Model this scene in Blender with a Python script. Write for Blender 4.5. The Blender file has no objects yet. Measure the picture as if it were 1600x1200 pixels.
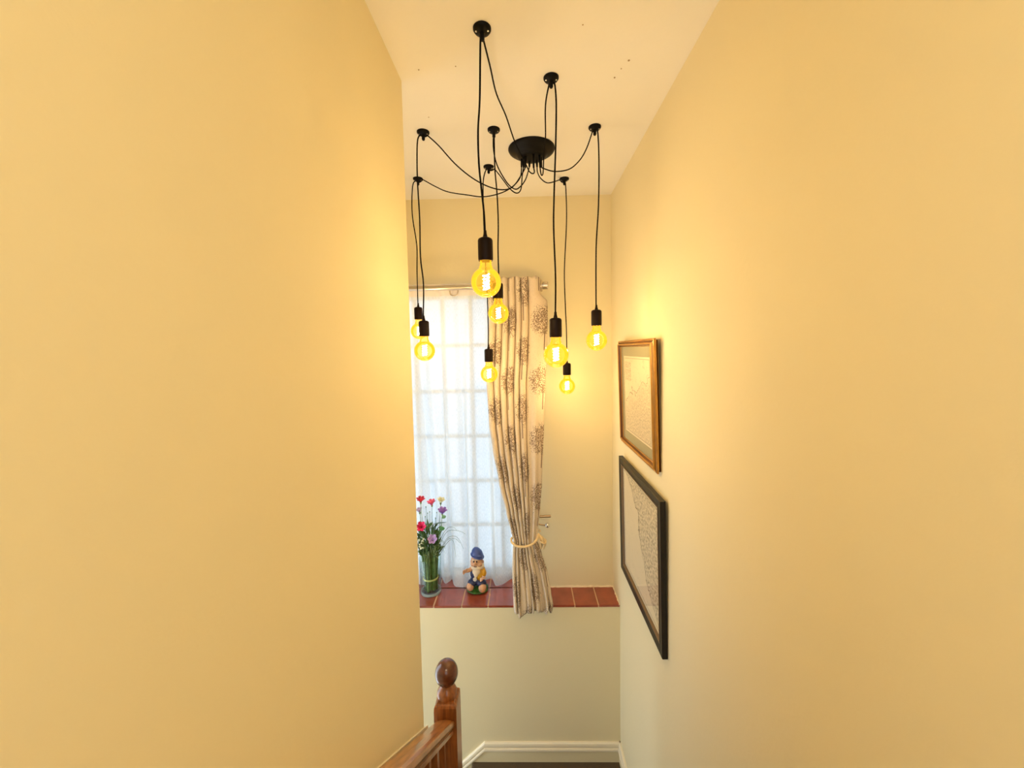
import bpy, bmesh, math, random
from math import sin, cos, pi, radians
from mathutils import Vector, Matrix
random.seed(7)
S = bpy.context.scene
COL = S.collection

# ------------------------------------------------------------------ camera
EYE = 2.43
cam_d = bpy.data.cameras.new('camera')
cam = bpy.data.objects.new('camera', cam_d)
COL.objects.link(cam)
cam_d.sensor_width = 36.0
cam_d.lens = 13.570
cam_d.shift_x = -0.00471
cam_d.shift_y = -0.01177
cam_d.clip_start = 0.02
_r = Matrix(((0.99964, 0.01813, 0.01960), (0.01854, 0.05693, -0.99821), (-0.01922, 0.99821, 0.05657)))
cam.matrix_world = Matrix.Translation((0, 0, EYE)) @ _r.to_4x4()
S.camera = cam

# ------------------------------------------------------------------ exposure
S.view_settings.view_transform = 'Standard'
S.view_settings.look = 'None'
S.view_settings.gamma = 1.0
S.view_settings.use_curve_mapping = False
S.view_settings.exposure = 0.38

# ------------------------------------------------------------------ sky (bright overcast)
W = bpy.data.worlds.new('sky'); S.world = W; W.use_nodes = True
bg = W.node_tree.nodes['Background']
bg.inputs[0].default_value = (0.80, 0.91, 1.0, 1)
bg.inputs[1].default_value = 3.2

# ------------------------------------------------------------------ lights
FIL_S = 280.0                    # radiance of the eight glowing filaments
FIL_C = (1.0, 0.81, 0.56)
def area(name, loc, size, power, color, rot=(0, 0, 0)):
    l = bpy.data.lights.new(name, 'AREA'); l.shape = 'DISK'; l.size = size
    l.energy = power; l.color = color
    o = bpy.data.objects.new(name, l); COL.objects.link(o); o.location = loc; o.rotation_euler = rot
    return o
area('fill_lamp_light', (0.05, -0.55, 3.27), 0.30, 9, (1.0, 0.84, 0.60))  # fill light added behind the camera to brighten the stairwell

def portal(name, loc, sx, sy, rot):
    l = bpy.data.lights.new(name, 'AREA'); l.shape = 'RECTANGLE'; l.size = sx; l.size_y = sy
    l.cycles.is_portal = True
    o = bpy.data.objects.new(name, l); COL.objects.link(o); o.location = loc; o.rotation_euler = rot
portal('sky_portal', (-.52, 2.56, 1.87), 1.15, 1.88, (-pi / 2, 0, 0))
portal('sky_portal', (-1.43, 1.765, .775), 2.4, .70, (0, -pi / 2, 0))
portal('sky_portal', (.07, -1.43, 2.5), .76, 1.12, (pi / 2, 0, 0))

# ------------------------------------------------------------------ materials
def nodes(m):
    m.use_nodes = True
    nt = m.node_tree
    return nt, nt.nodes, nt.links
def mat(name, color, rough=0.6, metal=0.0, bump=0.0, scale=60, vary=0.0, spec=0.5, coat=0.0, stretch=None, detail=4, sheen=0.0):
    m = bpy.data.materials.new(name)
    nt, N, L = nodes(m)
    b = N['Principled BSDF']
    b.inputs['Base Color'].default_value = (*color, 1)
    b.inputs['Roughness'].default_value = rough
    b.inputs['Metallic'].default_value = metal
    b.inputs['Specular IOR Level'].default_value = spec
    b.inputs['Coat Weight'].default_value = coat
    b.inputs['Sheen Weight'].default_value = sheen
    if bump or vary:
        tc = N.new('ShaderNodeTexCoord'); mp = N.new('ShaderNodeMapping')
        if stretch: mp.inputs['Scale'].default_value = stretch
        L.new(tc.outputs['Object'], mp.inputs[0])
        nz = N.new('ShaderNodeTexNoise'); nz.inputs['Scale'].default_value = scale
        nz.inputs['Detail'].default_value = detail
        L.new(mp.outputs[0], nz.inputs['Vector'])
        if bump:
            bp = N.new('ShaderNodeBump'); bp.inputs['Strength'].default_value = bump
            bp.inputs['Distance'].default_value = 0.002
            L.new(nz.outputs[0], bp.inputs['Height']); L.new(bp.outputs[0], b.inputs['Normal'])
        if vary:
            rp = N.new('ShaderNodeValToRGB')
            rp.color_ramp.elements[0].position = 0.3; rp.color_ramp.elements[1].position = 0.7
            rp.color_ramp.elements[0].color = (*[c * (1 - vary) for c in color], 1)
            rp.color_ramp.elements[1].color = (*[min(1, c * (1 + vary)) for c in color], 1)
            L.new(nz.outputs[0], rp.inputs[0]); L.new(rp.outputs[0], b.inputs['Base Color'])
    return m

M = {}
M['wall'] = mat('cream_wall_paint', (0.82, 0.725, 0.485), 0.75, bump=0.25, scale=55, spec=0.25)
M['ceiling'] = mat('ceiling_paint', (0.88, 0.84, 0.76), 0.85, bump=0.35, scale=38, spec=0.2)
M['white_wood'] = mat('white_gloss_paint', (0.87, 0.78, 0.60), 0.35)
M['window_white'] = mat('window_white_paint', (0.86, 0.90, 0.92), 0.4)
M['tile'] = mat('quarry_tile', (0.31, 0.066, 0.038), 0.30, vary=0.2, scale=14, bump=0.1, coat=0.7)
M['grout'] = mat('grout', (0.62, 0.40, 0.26), 0.9, bump=0.4, scale=80)
M['plaster'] = mat('rough_plaster_edge', (0.86, 0.72, 0.52), 0.9, bump=0.8, scale=90)
M['carpet'] = mat('brown_carpet', (0.085, 0.055, 0.025), 1.0, bump=1.0, scale=260, vary=0.5, spec=0.05, sheen=0.3)
M['pine'] = mat('varnished_pine', (0.29, 0.088, 0.018), 0.32, vary=0.4, scale=16, stretch=(6, 6, 0.6), coat=0.3, detail=8)
M['rail'] = mat('varnished_rail', (0.36, 0.15, 0.045), 0.30, vary=0.35, scale=16, stretch=(6, 0.5, 0.6), coat=0.3, detail=8)
M['darkwood'] = mat('dark_ball_wood', (0.11, 0.028, 0.009), 0.26, vary=0.3, scale=14, stretch=(1, 1, 5), coat=0.4, detail=6)
M['black'] = mat('satin_black_metal', (0.003, 0.0025, 0.0025), 0.42, spec=0.13)
M['cord'] = mat('black_cord', (0.005, 0.004, 0.004), 0.7, spec=0.08)
M['socket'] = mat('black_socket', (0.007, 0.002, 0.0015), 0.45, spec=0.13)
M['steel'] = mat('steel', (0.80, 0.76, 0.70), 0.25, metal=1.0)
M['nickel'] = mat('brushed_nickel', (0.62, 0.55, 0.46), 0.28, metal=1.0)
M['bronze'] = mat('dark_bronze', (0.42, 0.29, 0.16), 0.3, metal=1.0)
M['rope'] = mat('cream_rope', (0.76, 0.58, 0.33), 0.9, bump=0.8, scale=200)
M['black_frame'] = mat('black_frame_lacquer', (0.010, 0.007, 0.005), 0.38, spec=0.3, vary=0.3, scale=30)
M['lip'] = mat('frame_inner_lip', (0.16, 0.10, 0.05), 0.35)
M['gold'] = mat('gold_frame_gilt', (0.46, 0.225, 0.045), 0.30, metal=0.6, vary=0.12, scale=30, bump=0.1)
M['umber'] = mat('umber_stained_groove', (0.13, 0.045, 0.012), 0.4)
M['frame_back'] = mat('frame_back_wood', (0.05, 0.022, 0.01), 0.6)
M['mount'] = mat('sage_mount_card', (0.33, 0.30, 0.18), 0.9)
M['card'] = mat('cream_card', (0.85, 0.76, 0.58), 0.9)
M['fil_back'] = None

def emat(name, color, strength):
    m = bpy.data.materials.new(name); nt, N, L = nodes(m)
    N.remove(N['Principled BSDF'])
    e = N.new('ShaderNodeEmission'); e.inputs[0].default_value = (*color, 1); e.inputs[1].default_value = strength
    L.new(e.outputs[0], N['Material Output'].inputs[0]); return m
M['filament'] = emat('glowing_filament', FIL_C, FIL_S)

def amber():
    m = bpy.data.materials.new('amber_bulb_glass'); nt, N, L = nodes(m); N.remove(N['Principled BSDF'])
    out = N['Material Output']
    tr = N.new('ShaderNodeBsdfTransparent'); tr.inputs[0].default_value = (1.0, 0.84, 0.50, 1)
    gl = N.new('ShaderNodeBsdfGlossy'); gl.inputs['Roughness'].default_value = 0.03
    gl.inputs['Color'].default_value = (1, .93, .8, 1)
    fr = N.new('ShaderNodeFresnel'); fr.inputs[0].default_value = 1.45
    mx = N.new('ShaderNodeMixShader'); L.new(fr.outputs[0], mx.inputs[0]); L.new(tr.outputs[0], mx.inputs[1]); L.new(gl.outputs[0], mx.inputs[2])
    em = N.new('ShaderNodeEmission'); em.inputs[0].default_value = (1.0, 0.52, 0.02, 1); em.inputs[1].default_value = 0.22
    ad = N.new('ShaderNodeAddShader'); L.new(mx.outputs[0], ad.inputs[0]); L.new(em.outputs[0], ad.inputs[1])
    L.new(ad.outputs[0], out.inputs[0]); return m
M['amber'] = amber()

def clear_glass(name, tint=(0.97, 0.99, 0.98), ior=1.45, extra=0.0):
    m = bpy.data.materials.new(name); nt, N, L = nodes(m); N.remove(N['Principled BSDF'])
    tr = N.new('ShaderNodeBsdfTransparent'); tr.inputs[0].default_value = (*tint, 1)
    gl = N.new('ShaderNodeBsdfGlossy'); gl.inputs['Roughness'].default_value = 0.02
    lw = N.new('ShaderNodeLayerWeight'); lw.inputs[0].default_value = 0.5
    pw = N.new('ShaderNodeMath'); pw.operation = 'POWER'; pw.inputs[1].default_value = 3.5; L.new(lw.outputs['Facing'], pw.inputs[0])
    fr = N.new('ShaderNodeMath'); fr.operation = 'MULTIPLY_ADD'; fr.inputs[1].default_value = ior * .45; fr.inputs[2].default_value = 0.03; L.new(pw.outputs[0], fr.inputs[0])
    mx = N.new('ShaderNodeMixShader'); L.new(fr.outputs[0], mx.inputs[0]); L.new(tr.outputs[0], mx.inputs[1]); L.new(gl.outputs[0], mx.inputs[2])
    L.new(mx.outputs[0], N['Material Output'].inputs[0]); return m
def thick_glass():
    m = bpy.data.materials.new('thick_base_glass'); nt, N, L = nodes(m)
    b = N['Principled BSDF']; b.inputs['Base Color'].default_value = (.72, .80, .82, 1); b.inputs['Roughness'].default_value = .08
    b.inputs['Alpha'].default_value = .45; return m
M['thick_glass'] = thick_glass()
M['glass'] = clear_glass('vase_glass', (0.90, 0.96, 0.95), 1.5)
M['picture_glass'] = clear_glass('picture_glass', (0.99, 0.99, 0.99), 1.3)

def obscured():
    m = bpy.data.materials.new('obscured_window_glass'); nt, N, L = nodes(m); N.remove(N['Principled BSDF'])
    tr = N.new('ShaderNodeBsdfTransparent'); tr.inputs[0].default_value = (0.33, 0.37, 0.40, 1)
    tl = N.new('ShaderNodeBsdfTranslucent'); tl.inputs[0].default_value = (0.33, 0.37, 0.41, 1)
    tc = N.new('ShaderNodeTexCoord'); nz = N.new('ShaderNodeTexNoise'); nz.inputs['Scale'].default_value = 7
    L.new(tc.outputs['Object'], nz.inputs['Vector'])
    mr = N.new('ShaderNodeMapRange'); mr.inputs[1].default_value = .35; mr.inputs[2].default_value = .65
    mr.inputs[3].default_value = 0.45; mr.inputs[4].default_value = 0.8
    L.new(nz.outputs[0], mr.inputs[0])
    mx = N.new('ShaderNodeMixShader'); L.new(mr.outputs[0], mx.inputs[0]); L.new(tr.outputs[0], mx.inputs[1]); L.new(tl.outputs[0], mx.inputs[2])
    gl = N.new('ShaderNodeBsdfGlossy'); gl.inputs['Roughness'].default_value = 0.2
    m2 = N.new('ShaderNodeMixShader'); m2.inputs[0].default_value = 0.06
    L.new(mx.outputs[0], m2.inputs[1]); L.new(gl.outputs[0], m2.inputs[2])
    L.new(m2.outputs[0], N['Material Output'].inputs[0]); return m
M['obscured'] = obscured()

def net_mat():
    m = bpy.data.materials.new('white_net_voile'); nt, N, L = nodes(m); N.remove(N['Principled BSDF'])
    tr = N.new('ShaderNodeBsdfTransparent'); tr.inputs[0].default_value = (1, 1, 1, 1)
    tl = N.new('ShaderNodeBsdfTranslucent'); tl.inputs[0].default_value = (0.90, 0.93, 0.95, 1)
    df = N.new('ShaderNodeBsdfDiffuse'); df.inputs[0].default_value = (0.88, 0.87, 0.86, 1)
    a = N.new('ShaderNodeMixShader'); a.inputs[0].default_value = 0.5
    L.new(tl.outputs[0], a.inputs[1]); L.new(df.outputs[0], a.inputs[2])
    uv = N.new('ShaderNodeUVMap')
    mp = N.new('ShaderNodeMapping'); mp.inputs['Scale'].default_value = (260, 60, 1)
    L.new(uv.outputs[0], mp.inputs[0])
    nz = N.new('ShaderNodeTexNoise'); nz.inputs['Scale'].default_value = 1.0; nz.inputs['Detail'].default_value = 2
    L.new(mp.outputs[0], nz.inputs['Vector'])
    lw = N.new('ShaderNodeLayerWeight'); lw.inputs[0].default_value = 0.35
    mr = N.new('ShaderNodeMapRange'); mr.inputs[1].default_value = .3; mr.inputs[2].default_value = .7
    mr.inputs[3].default_value = 0.58; mr.inputs[4].default_value = 0.76
    L.new(nz.outputs[0], mr.inputs[0])
    ad = N.new('ShaderNodeMath'); ad.operation = 'MULTIPLY_ADD'; ad.inputs[1].default_value = 0.45; ad.use_clamp = True
    L.new(lw.outputs['Facing'], ad.inputs[0]); L.new(mr.outputs[0], ad.inputs[2])
    mx = N.new('ShaderNodeMixShader'); L.new(ad.outputs[0], mx.inputs[0]); L.new(tr.outputs[0], mx.inputs[1]); L.new(a.outputs[0], mx.inputs[2])
    L.new(mx.outputs[0], N['Material Output'].inputs[0]); return m
M['net'] = net_mat()

def mnode(N, L, op, a, b=None, c=None, clamp=False):
    n = N.new('ShaderNodeMath'); n.operation = op; n.use_clamp = clamp
    for i, v in enumerate((a, b, c)):
        if v is None: continue
        if isinstance(v, (int, float)): n.inputs[i].default_value = v
        else: L.new(v, n.inputs[i])
    return n.outputs[0]

def drape_mat():
    m = bpy.data.materials.new('tree_print_curtain_fabric'); nt, N, L = nodes(m)
    b = N['Principled BSDF']; b.inputs['Roughness'].default_value = 0.85; b.inputs['Specular IOR Level'].default_value = 0.2
    uv = N.new('ShaderNodeUVMap'); sp = N.new('ShaderNodeSeparateXYZ'); L.new(uv.outputs[0], sp.inputs[0])
    U, V = sp.outputs[0], sp.outputs[1]
    mm = lambda *a, **k: mnode(N, L, *a, **k)
    CW, TP = 0.215, 0.334
    uc = mm('DIVIDE', U, CW); col = mm('FLOOR', uc)
    par = mm('MODULO', col, 2.0)
    cu = mm('MULTIPLY', mm('SUBTRACT', mm('SUBTRACT', uc, col), 0.5), CW)
    vv = mm('ADD', mm('DIVIDE', mm('SUBTRACT', V, 2.76), TP), mm('MULTIPLY_ADD', par, 0.5, 10.5))
    cv = mm('MULTIPLY', mm('SUBTRACT', mm('FRACT', vv), 0.5), TP)
    nz = N.new('ShaderNodeTexNoise'); nz.inputs['Scale'].default_value = 30; nz.inputs['Detail'].default_value = 3
    L.new(uv.outputs[0], nz.inputs['Vector'])
    rr = mm('SQRT', mm('ADD', mm('POWER', mm('DIVIDE', cu, 0.135), 2.0), mm('POWER', mm('DIVIDE', cv, 0.105), 2.0)))
    rr = mm('ADD', rr, mm('MULTIPLY', mm('SUBTRACT', nz.outputs[0], 0.5), 0.8))
    crown = mm('SUBTRACT', 1.0, mm('MULTIPLY', mm('SUBTRACT', rr, 0.6), 2.0), clamp=True)
    vo = N.new('ShaderNodeTexVoronoi'); vo.inputs['Scale'].default_value = 185
    L.new(uv.outputs[0], vo.inputs['Vector'])
    dots = mm('LESS_THAN', vo.outputs['Distance'], mm('MULTIPLY', crown, 0.58))
    few = mm('LESS_THAN', vo.outputs['Distance'], 0.15)
    trunk = mm('MULTIPLY', mm('LESS_THAN', mm('ABSOLUTE', cu), 0.004), mm('LESS_THAN', cv, -0.03))
    k = mm('MULTIPLY', mm('MAXIMUM', mm('MAXIMUM', dots, few), trunk), 0.82)
    mx = N.new('ShaderNodeMix'); mx.data_type = 'RGBA'
    mx.inputs[6].default_value = (0.76, 0.64, 0.50, 1); mx.inputs[7].default_value = (0.14, 0.075, 0.05, 1)
    L.new(k, mx.inputs[0]); L.new(mx.outputs[2], b.inputs['Base Color'])
    tl = N.new('ShaderNodeBsdfTranslucent'); L.new(mx.outputs[2], tl.inputs[0])
    ms = N.new('ShaderNodeMixShader'); ms.inputs[0].default_value = 0.12
    L.new(b.outputs[0], ms.inputs[1]); L.new(tl.outputs[0], ms.inputs[2])
    L.new(ms.outputs[0], N['Material Output'].inputs[0])
    return m
M['drape'] = drape_mat()

def map_mat(name, kind):
    """old engraved county map: paper, ruled border, coast line and dense engraving"""
    m = bpy.data.materials.new(name); nt, N, L = nodes(m)
    b = N['Principled BSDF']; b.inputs['Roughness'].default_value = 0.8
    uv = N.new('ShaderNodeUVMap'); sp = N.new('ShaderNodeSeparateXYZ'); L.new(uv.outputs[0], sp.inputs[0])
    U, V = sp.outputs[0], sp.outputs[1]           # U left to right, V bottom to top
    mm = lambda *a, **k: mnode(N, L, *a, **k)
    def noise(scale, detail=3):
        n = N.new('ShaderNodeTexNoise'); n.inputs['Scale'].default_value = scale; n.inputs['Detail'].default_value = detail
        L.new(uv.outputs[0], n.inputs['Vector']); return n.outputs[0]
    big, fine = noise(5, 4), noise(45, 5)
    if kind == 'coast':
        cr = N.new('ShaderNodeFloatCurve'); c = cr.mapping.curves[0]
        pts = [(0, 1.0), (.12, .86), (.2, .74), (.35, .62), (.5, .50), (.65, .43), (.8, .38), (.93, .16), (1, .02)]
        c.points[0].location = pts[0]; c.points[1].location = pts[-1]
        for p in pts[1:-1]: c.points.new(*p)
        cr.mapping.update(); L.new(V, cr.inputs[1])
        d = mm('SUBTRACT', mm('ADD', U, mm('MULTIPLY', mm('SUBTRACT', big, .5), .36)), cr.outputs[0])
        land = mm('MULTIPLY', d, 60.0, clamp=True)
        line = mm('LESS_THAN', mm('ABSOLUTE', d), 0.007)
        dens = mm('MULTIPLY', land, mm('MULTIPLY_ADD', noise(16, 2), 0.9, 0.15))
        rip = mm('MULTIPLY', mm('LESS_THAN', mm('ABSOLUTE', mm('SUBTRACT', mm('FRACT', mm('MULTIPLY', big, 6.0)), .5)), .02), .18)
    else:
        d = mm('SUBTRACT', mm('ADD', mm('MULTIPLY', U, .35), mm('MULTIPLY', mm('SUBTRACT', big, .5), .5)), mm('SUBTRACT', V, .42))
        land = mm('MULTIPLY', d, 8.0, clamp=True)
        line = mm('MULTIPLY', mm('LESS_THAN', mm('ABSOLUTE', d), 0.008), .7)
        dens = mm('MULTIPLY', land, 0.42)
        # engraved cartouche in the upper left corner
        a = mm('LESS_THAN', mm('ABSOLUTE', mm('SUBTRACT', U, .17)), .13)
        bb = mm('LESS_THAN', mm('ABSOLUTE', mm('SUBTRACT', V, .80)), .12)
        dens = mm('MAXIMUM', dens, mm('MULTIPLY', mm('MULTIPLY', a, bb), .55))
        rip = mm('MULTIPLY', mm('LESS_THAN', mm('ABSOLUTE', mm('SUBTRACT', mm('FRACT', mm('MULTIPLY', big, 5.0)), .5)), .025), .3)
    ink = mm('MULTIPLY', mm('MULTIPLY', mm('SUBTRACT', fine, .42), 6.0, clamp=True), dens)
    # ruled border
    eu = mm('MINIMUM', U, mm('SUBTRACT', 1.0, U)); ev = mm('MINIMUM', V, mm('SUBTRACT', 1.0, V))
    e = mm('MINIMUM', eu, ev)
    bor = mm('MULTIPLY', mm('LESS_THAN', mm('ABSOLUTE', mm('SUBTRACT', e, .035)), .004), .6)
    inside = mm('GREATER_THAN', e, .037)
    ink = mm('MULTIPLY', mm('MAXIMUM', mm('MAXIMUM', ink, rip), line), inside)
    ink = mm('MAXIMUM', ink, bor)
    mx = N.new('ShaderNodeMix'); mx.data_type = 'RGBA'
    mx.inputs[6].default_value = (0.76, 0.66, 0.46, 1) if kind == 'coast' else (0.78, 0.66, 0.45, 1)
    mx.inputs[7].default_value = (0.16, 0.12, 0.07, 1)
    L.new(ink, mx.inputs[0]); L.new(mx.outputs[2], b.inputs['Base Color'])
    return m
M['map_coast'] = map_mat('coast_map_print', 'coast')
M['map_county'] = map_mat('county_map_print', 'county')

# ------------------------------------------------------------------ mesh helpers
def V3(*a): return Vector(a)
def add_box(bm, x0, x1, y0, y1, z0, z1, bevel=0.0):
    r = bmesh.ops.create_cube(bm, size=1.0)
    for v in r['verts']:
        v.co = Vector(((x0 + x1) / 2 + v.co.x * (x1 - x0), (y0 + y1) / 2 + v.co.y * (y1 - y0), (z0 + z1) / 2 + v.co.z * (z1 - z0)))
    if bevel:
        es = list({e for v in r['verts'] for e in v.link_edges})
        bmesh.ops.bevel(bm, geom=es, offset=bevel, segments=2, affect='EDGES')
def add_lathe(bm, prof, c=(0, 0, 0), seg=24, axis='Z', wob=None):
    """prof: list of (radius, height)"""
    rings = []
    for r, h in prof:
        ring = []
        if r < 1e-6:
            p = (0, 0, h); ring = [p]
        else:
            for i in range(seg):
                a = 2 * pi * i / seg
                k = 1 if wob is None else wob(a, h)
                ring.append((r * k * cos(a), r * k * sin(a), h))
        out = []
        for x, y, z in ring:
            if axis == 'X': x, y, z = z, x, y
            elif axis == 'Y': x, y, z = x, z, y
            out.append(bm.verts.new((x + c[0], y + c[1], z + c[2])))
        rings.append(out)
    for A, B in zip(rings, rings[1:]):
        if len(A) == 1 and len(B) == 1: continue
        for i in range(max(len(A), len(B))):
            j = (i + 1) % max(len(A), len(B))
            if len(A) == 1: bm.faces.new((A[0], B[i], B[j]))
            elif len(B) == 1: bm.faces.new((A[i], B[0], A[j]))
            else: bm.faces.new((A[i], B[i], B[j], A[j]))
def smooth_path(pts, n=5):
    P = [Vector(p) for p in pts]; out = []
    for i in range(len(P) - 1):
        p0 = P[max(i - 1, 0)]; p1 = P[i]; p2 = P[i + 1]; p3 = P[min(i + 2, len(P) - 1)]
        for k in range(n):
            t = k / n
            out.append(0.5 * ((2 * p1) + (p2 - p0) * t + (2 * p0 - 5 * p1 + 4 * p2 - p3) * t * t + (-p0 + 3 * p1 - 3 * p2 + p3) * t ** 3))
    out.append(P[-1]); return out
def add_tube(bm, pts, r, seg=8, n=5, closed=False, smooth=True, flat=1.0):
    P = smooth_path(pts, n) if smooth else [Vector(p) for p in pts]
    rr = r if callable(r) else (lambda t: r)
    rings = []; up = Vector((0.13, 0.31, 0.94)).normalized()
    prev = None
    for i, p in enumerate(P):
        if closed: d = P[(i + 1) % len(P)] - P[i - 1]
        else: d = P[min(i + 1, len(P) - 1)] - P[max(i - 1, 0)]
        if d.length < 1e-9: d = Vector((0, 0, 1))
        d.normalize()
        a = (prev if prev is not None else (up if abs(up.dot(d)) < .9 else Vector((1, 0, 0))))
        a = a - d * a.dot(d)
        if a.length < 1e-6: a = d.orthogonal()
        a.normalize(); prev = a
        b = d.cross(a); q = rr(i / max(1, len(P) - 1))
        rings.append([bm.verts.new(p + a * cos(2 * pi * k / seg) * q + b * sin(2 * pi * k / seg) * q * flat) for k in range(seg)])
    m = len(rings)
    for i in range(m if closed else m - 1):
        A, B = rings[i], rings[(i + 1) % m]
        for k in range(seg):
            bm.faces.new((A[k], A[(k + 1) % seg], B[(k + 1) % seg], B[k]))
    if not closed:
        bm.faces.new(rings[0][::-1]); bm.faces.new(rings[-1])
def add_ball(bm, c, r, seg=16, rings=10, rot=None):
    """r: radius or (rx, ry, rz)"""
    if not isinstance(r, tuple): r = (r, r, r)
    q = bmesh.ops.create_uvsphere(bm, u_segments=seg, v_segments=rings, radius=1.0)
    for v in q['verts']:
        p = Vector((v.co.x * r[0], v.co.y * r[1], v.co.z * r[2]))
        if rot is not None: p = rot @ p
        v.co = p + Vector(c)
def add_prism(bm, poly, vec):
    """poly: list of 3D points, extruded along vec"""
    A = [bm.verts.new(p) for p in poly]; B = [bm.verts.new(Vector(p) + Vector(vec)) for p in poly]
    n = len(A)
    bm.faces.new(A[::-1]); bm.faces.new(B)
    for i in range(n): bm.faces.new((A[i], A[(i + 1) % n], B[(i + 1) % n], B[i]))
def link(name, bm, m, parent=None, smooth=False, label=None):
    me = bpy.data.meshes.new(name)
    bmesh.ops.recalc_face_normals(bm, faces=bm.faces[:])
    bm.to_mesh(me); bm.free()
    if m is not None: me.materials.append(m)
    if smooth:
        me.polygons.foreach_set('use_smooth', [True] * len(me.polygons))
        try: me.set_sharp_from_angle(angle=radians(42))
        except Exception: pass
    o = bpy.data.objects.new(name, me); COL.objects.link(o)
    if parent is not None:
        o.parent = parent
        if parent.get('_abs', 1): o.matrix_parent_inverse = Matrix.Translation(-_worldloc(parent))
    if label: o['label'] = label
    return o
def _worldloc(o):
    return o.location.copy() if o.parent is None else Vector((0, 0, 0))
def tag(o, label, cat, group=None):
    o['label'] = label; o['category'] = cat
    if group: o['group'] = group
    return o
def thing(name, label, cat, loc=(0, 0, 0), group=None):
    o = bpy.data.objects.new(name, None); COL.objects.link(o); o.location = loc
    o.empty_display_size = 0.05
    return tag(o, label, cat, group)
def struct(name, bm, m, smooth=False, label=None, cat=None):
    o = link(name, bm, m, smooth=smooth); o['kind'] = 'structure'
    if label: o['label'] = label
    if cat: o['category'] = cat
    return o
NB = bmesh.new

# ------------------------------------------------------------------ the stairwell
XR, XL, YL, Y2, Y1 = 0.526, -0.391, 1.341, 2.329, 2.155     # side walls, end of the left wall, window wall, ledge wall
CEIL, UP, LOW, XF, YB = 3.33, 0.95, -0.85, -1.30, -1.30
SILL = 0.955
WX0, WX1, WZ0, WZ1 = -1.075, 0.035, 0.955, 2.790             # window opening

bm = NB(); add_box(bm, XR, XR + .12, YB, Y2 + .3, LOW - .1, CEIL)
struct('wall_right', bm, M['wall'], label='long cream wall on the right where the two framed maps hang', cat='wall')
# left wall: plane beside the flight, rounded arris, then turns away to the left
bm = NB()
rr = 0.014
poly = [(XL, YB, 0), (XL, YL - rr, 0)]
for k in range(1, 6):
    a = k / 6 * pi / 2
    poly.append((XL - rr + rr * cos(a), YL - rr + rr * sin(a), 0))
poly += [(XL - rr, YL, 0), (XF, YL, 0), (XF, YL - .12, 0), (XL - .12, YL - .12, 0), (XL - .12, YB, 0)]
add_prism(bm, [(x, y, LOW) for x, y, z in poly], (0, 0, CEIL - LOW))
struct('wall_left', bm, M['wall'], smooth=True, label='plain cream wall filling the left of the stairwell', cat='wall')
# window wall with its opening, and the thicker wall below the sill
bm = NB(); T = Y2 + .30
add_box(bm, XF, WX0, Y2, T, SILL - .012, CEIL)
add_box(bm, WX1, XR, Y2, T, SILL - .012, CEIL)
add_box(bm, WX0, WX1, Y2, T, WZ1, CEIL)
add_box(bm, XF, XR, Y1, T, LOW - .1, SILL - .012)
struct('wall_back', bm, M['wall'], label='cream end wall around the window with a thick ledge below', cat='wall')
W2 = (1.42, 2.11, -.40, 1.95)          # added window, unseen round the corner to the left, brightens the lower walls
bm = NB()
add_box(bm, XF - .12, XF, YL - .12, W2[0], LOW - .1, CEIL); add_box(bm, XF - .12, XF, W2[1], T, LOW - .1, CEIL)
add_box(bm, XF - .12, XF, W2[0], W2[1], LOW - .1, W2[2]); add_box(bm, XF - .12, XF, W2[0], W2[1], W2[3], CEIL)
struct('wall_far_left', bm, M['wall'])
w2 = bpy.data.objects.new('added_window_2', None); COL.objects.link(w2); w2.location = (XF - .08, 1.8, .25); w2['kind'] = 'structure'
bm = NB(); q = (W2[0], W2[1], W2[2], W2[3])
for a, b, c_, d_ in ((q[0], q[0] + .04, q[2], q[3]), (q[1] - .04, q[1], q[2], q[3]), (q[0], q[1], q[2], q[2] + .05), (q[0], q[1], q[3] - .04, q[3]), (q[0], q[1], .98, 1.01)):
    add_box(bm, XF - .10, XF - .06, a, b, c_, d_)
link('window_frame', bm, M['window_white'], w2)
bm = NB(); bm.faces.new([bm.verts.new(p) for p in ((XF - .08, q[0] + .04, q[2] + .05), (XF - .08, q[1] - .04, q[2] + .05), (XF - .08, q[1] - .04, q[3] - .04), (XF - .08, q[0] + .04, q[3] - .04))])
link('pane', bm, M['picture_glass'], w2)
W3 = (-.30, .44, 1.95, 3.05)          # unseen window added behind the camera for more neutral light
bm = NB()
add_box(bm, XL - .12, W3[0], YB - .12, YB, LOW, CEIL); add_box(bm, W3[1], XR + .12, YB - .12, YB, LOW, CEIL)
add_box(bm, W3[0], W3[1], YB - .12, YB, LOW, W3[2]); add_box(bm, W3[0], W3[1], YB - .12, YB, W3[3], CEIL)
struct('wall_front', bm, M['wall'])
w3 = bpy.data.objects.new('added_window_3', None); COL.objects.link(w3); w3.location = (.07, YB - .08, W3[2]); w3['kind'] = 'structure'
bm = NB()
for a, b, c_, d_ in ((W3[0], W3[0] + .04, W3[2], W3[3]), (W3[1] - .04, W3[1], W3[2], W3[3]), (W3[0], W3[1], W3[2], W3[2] + .05), (W3[0], W3[1], W3[3] - .04, W3[3])):
    add_box(bm, a, b, YB - .10, YB - .06, c_, d_)
link('window_frame', bm, M['window_white'], w3)
bm = NB(); bm.faces.new([bm.verts.new(p) for p in ((W3[0] + .04, YB - .08, W3[2] + .05), (W3[1] - .04, YB - .08, W3[2] + .05), (W3[1] - .04, YB - .08, W3[3] - .04), (W3[0] + .04, YB - .08, W3[3] - .04))])
link('pane', bm, M['picture_glass'], w3)
bm = NB(); add_box(bm, XF - .12, XR + .12, YB - .12, T, CEIL, CEIL + .1)
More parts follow.
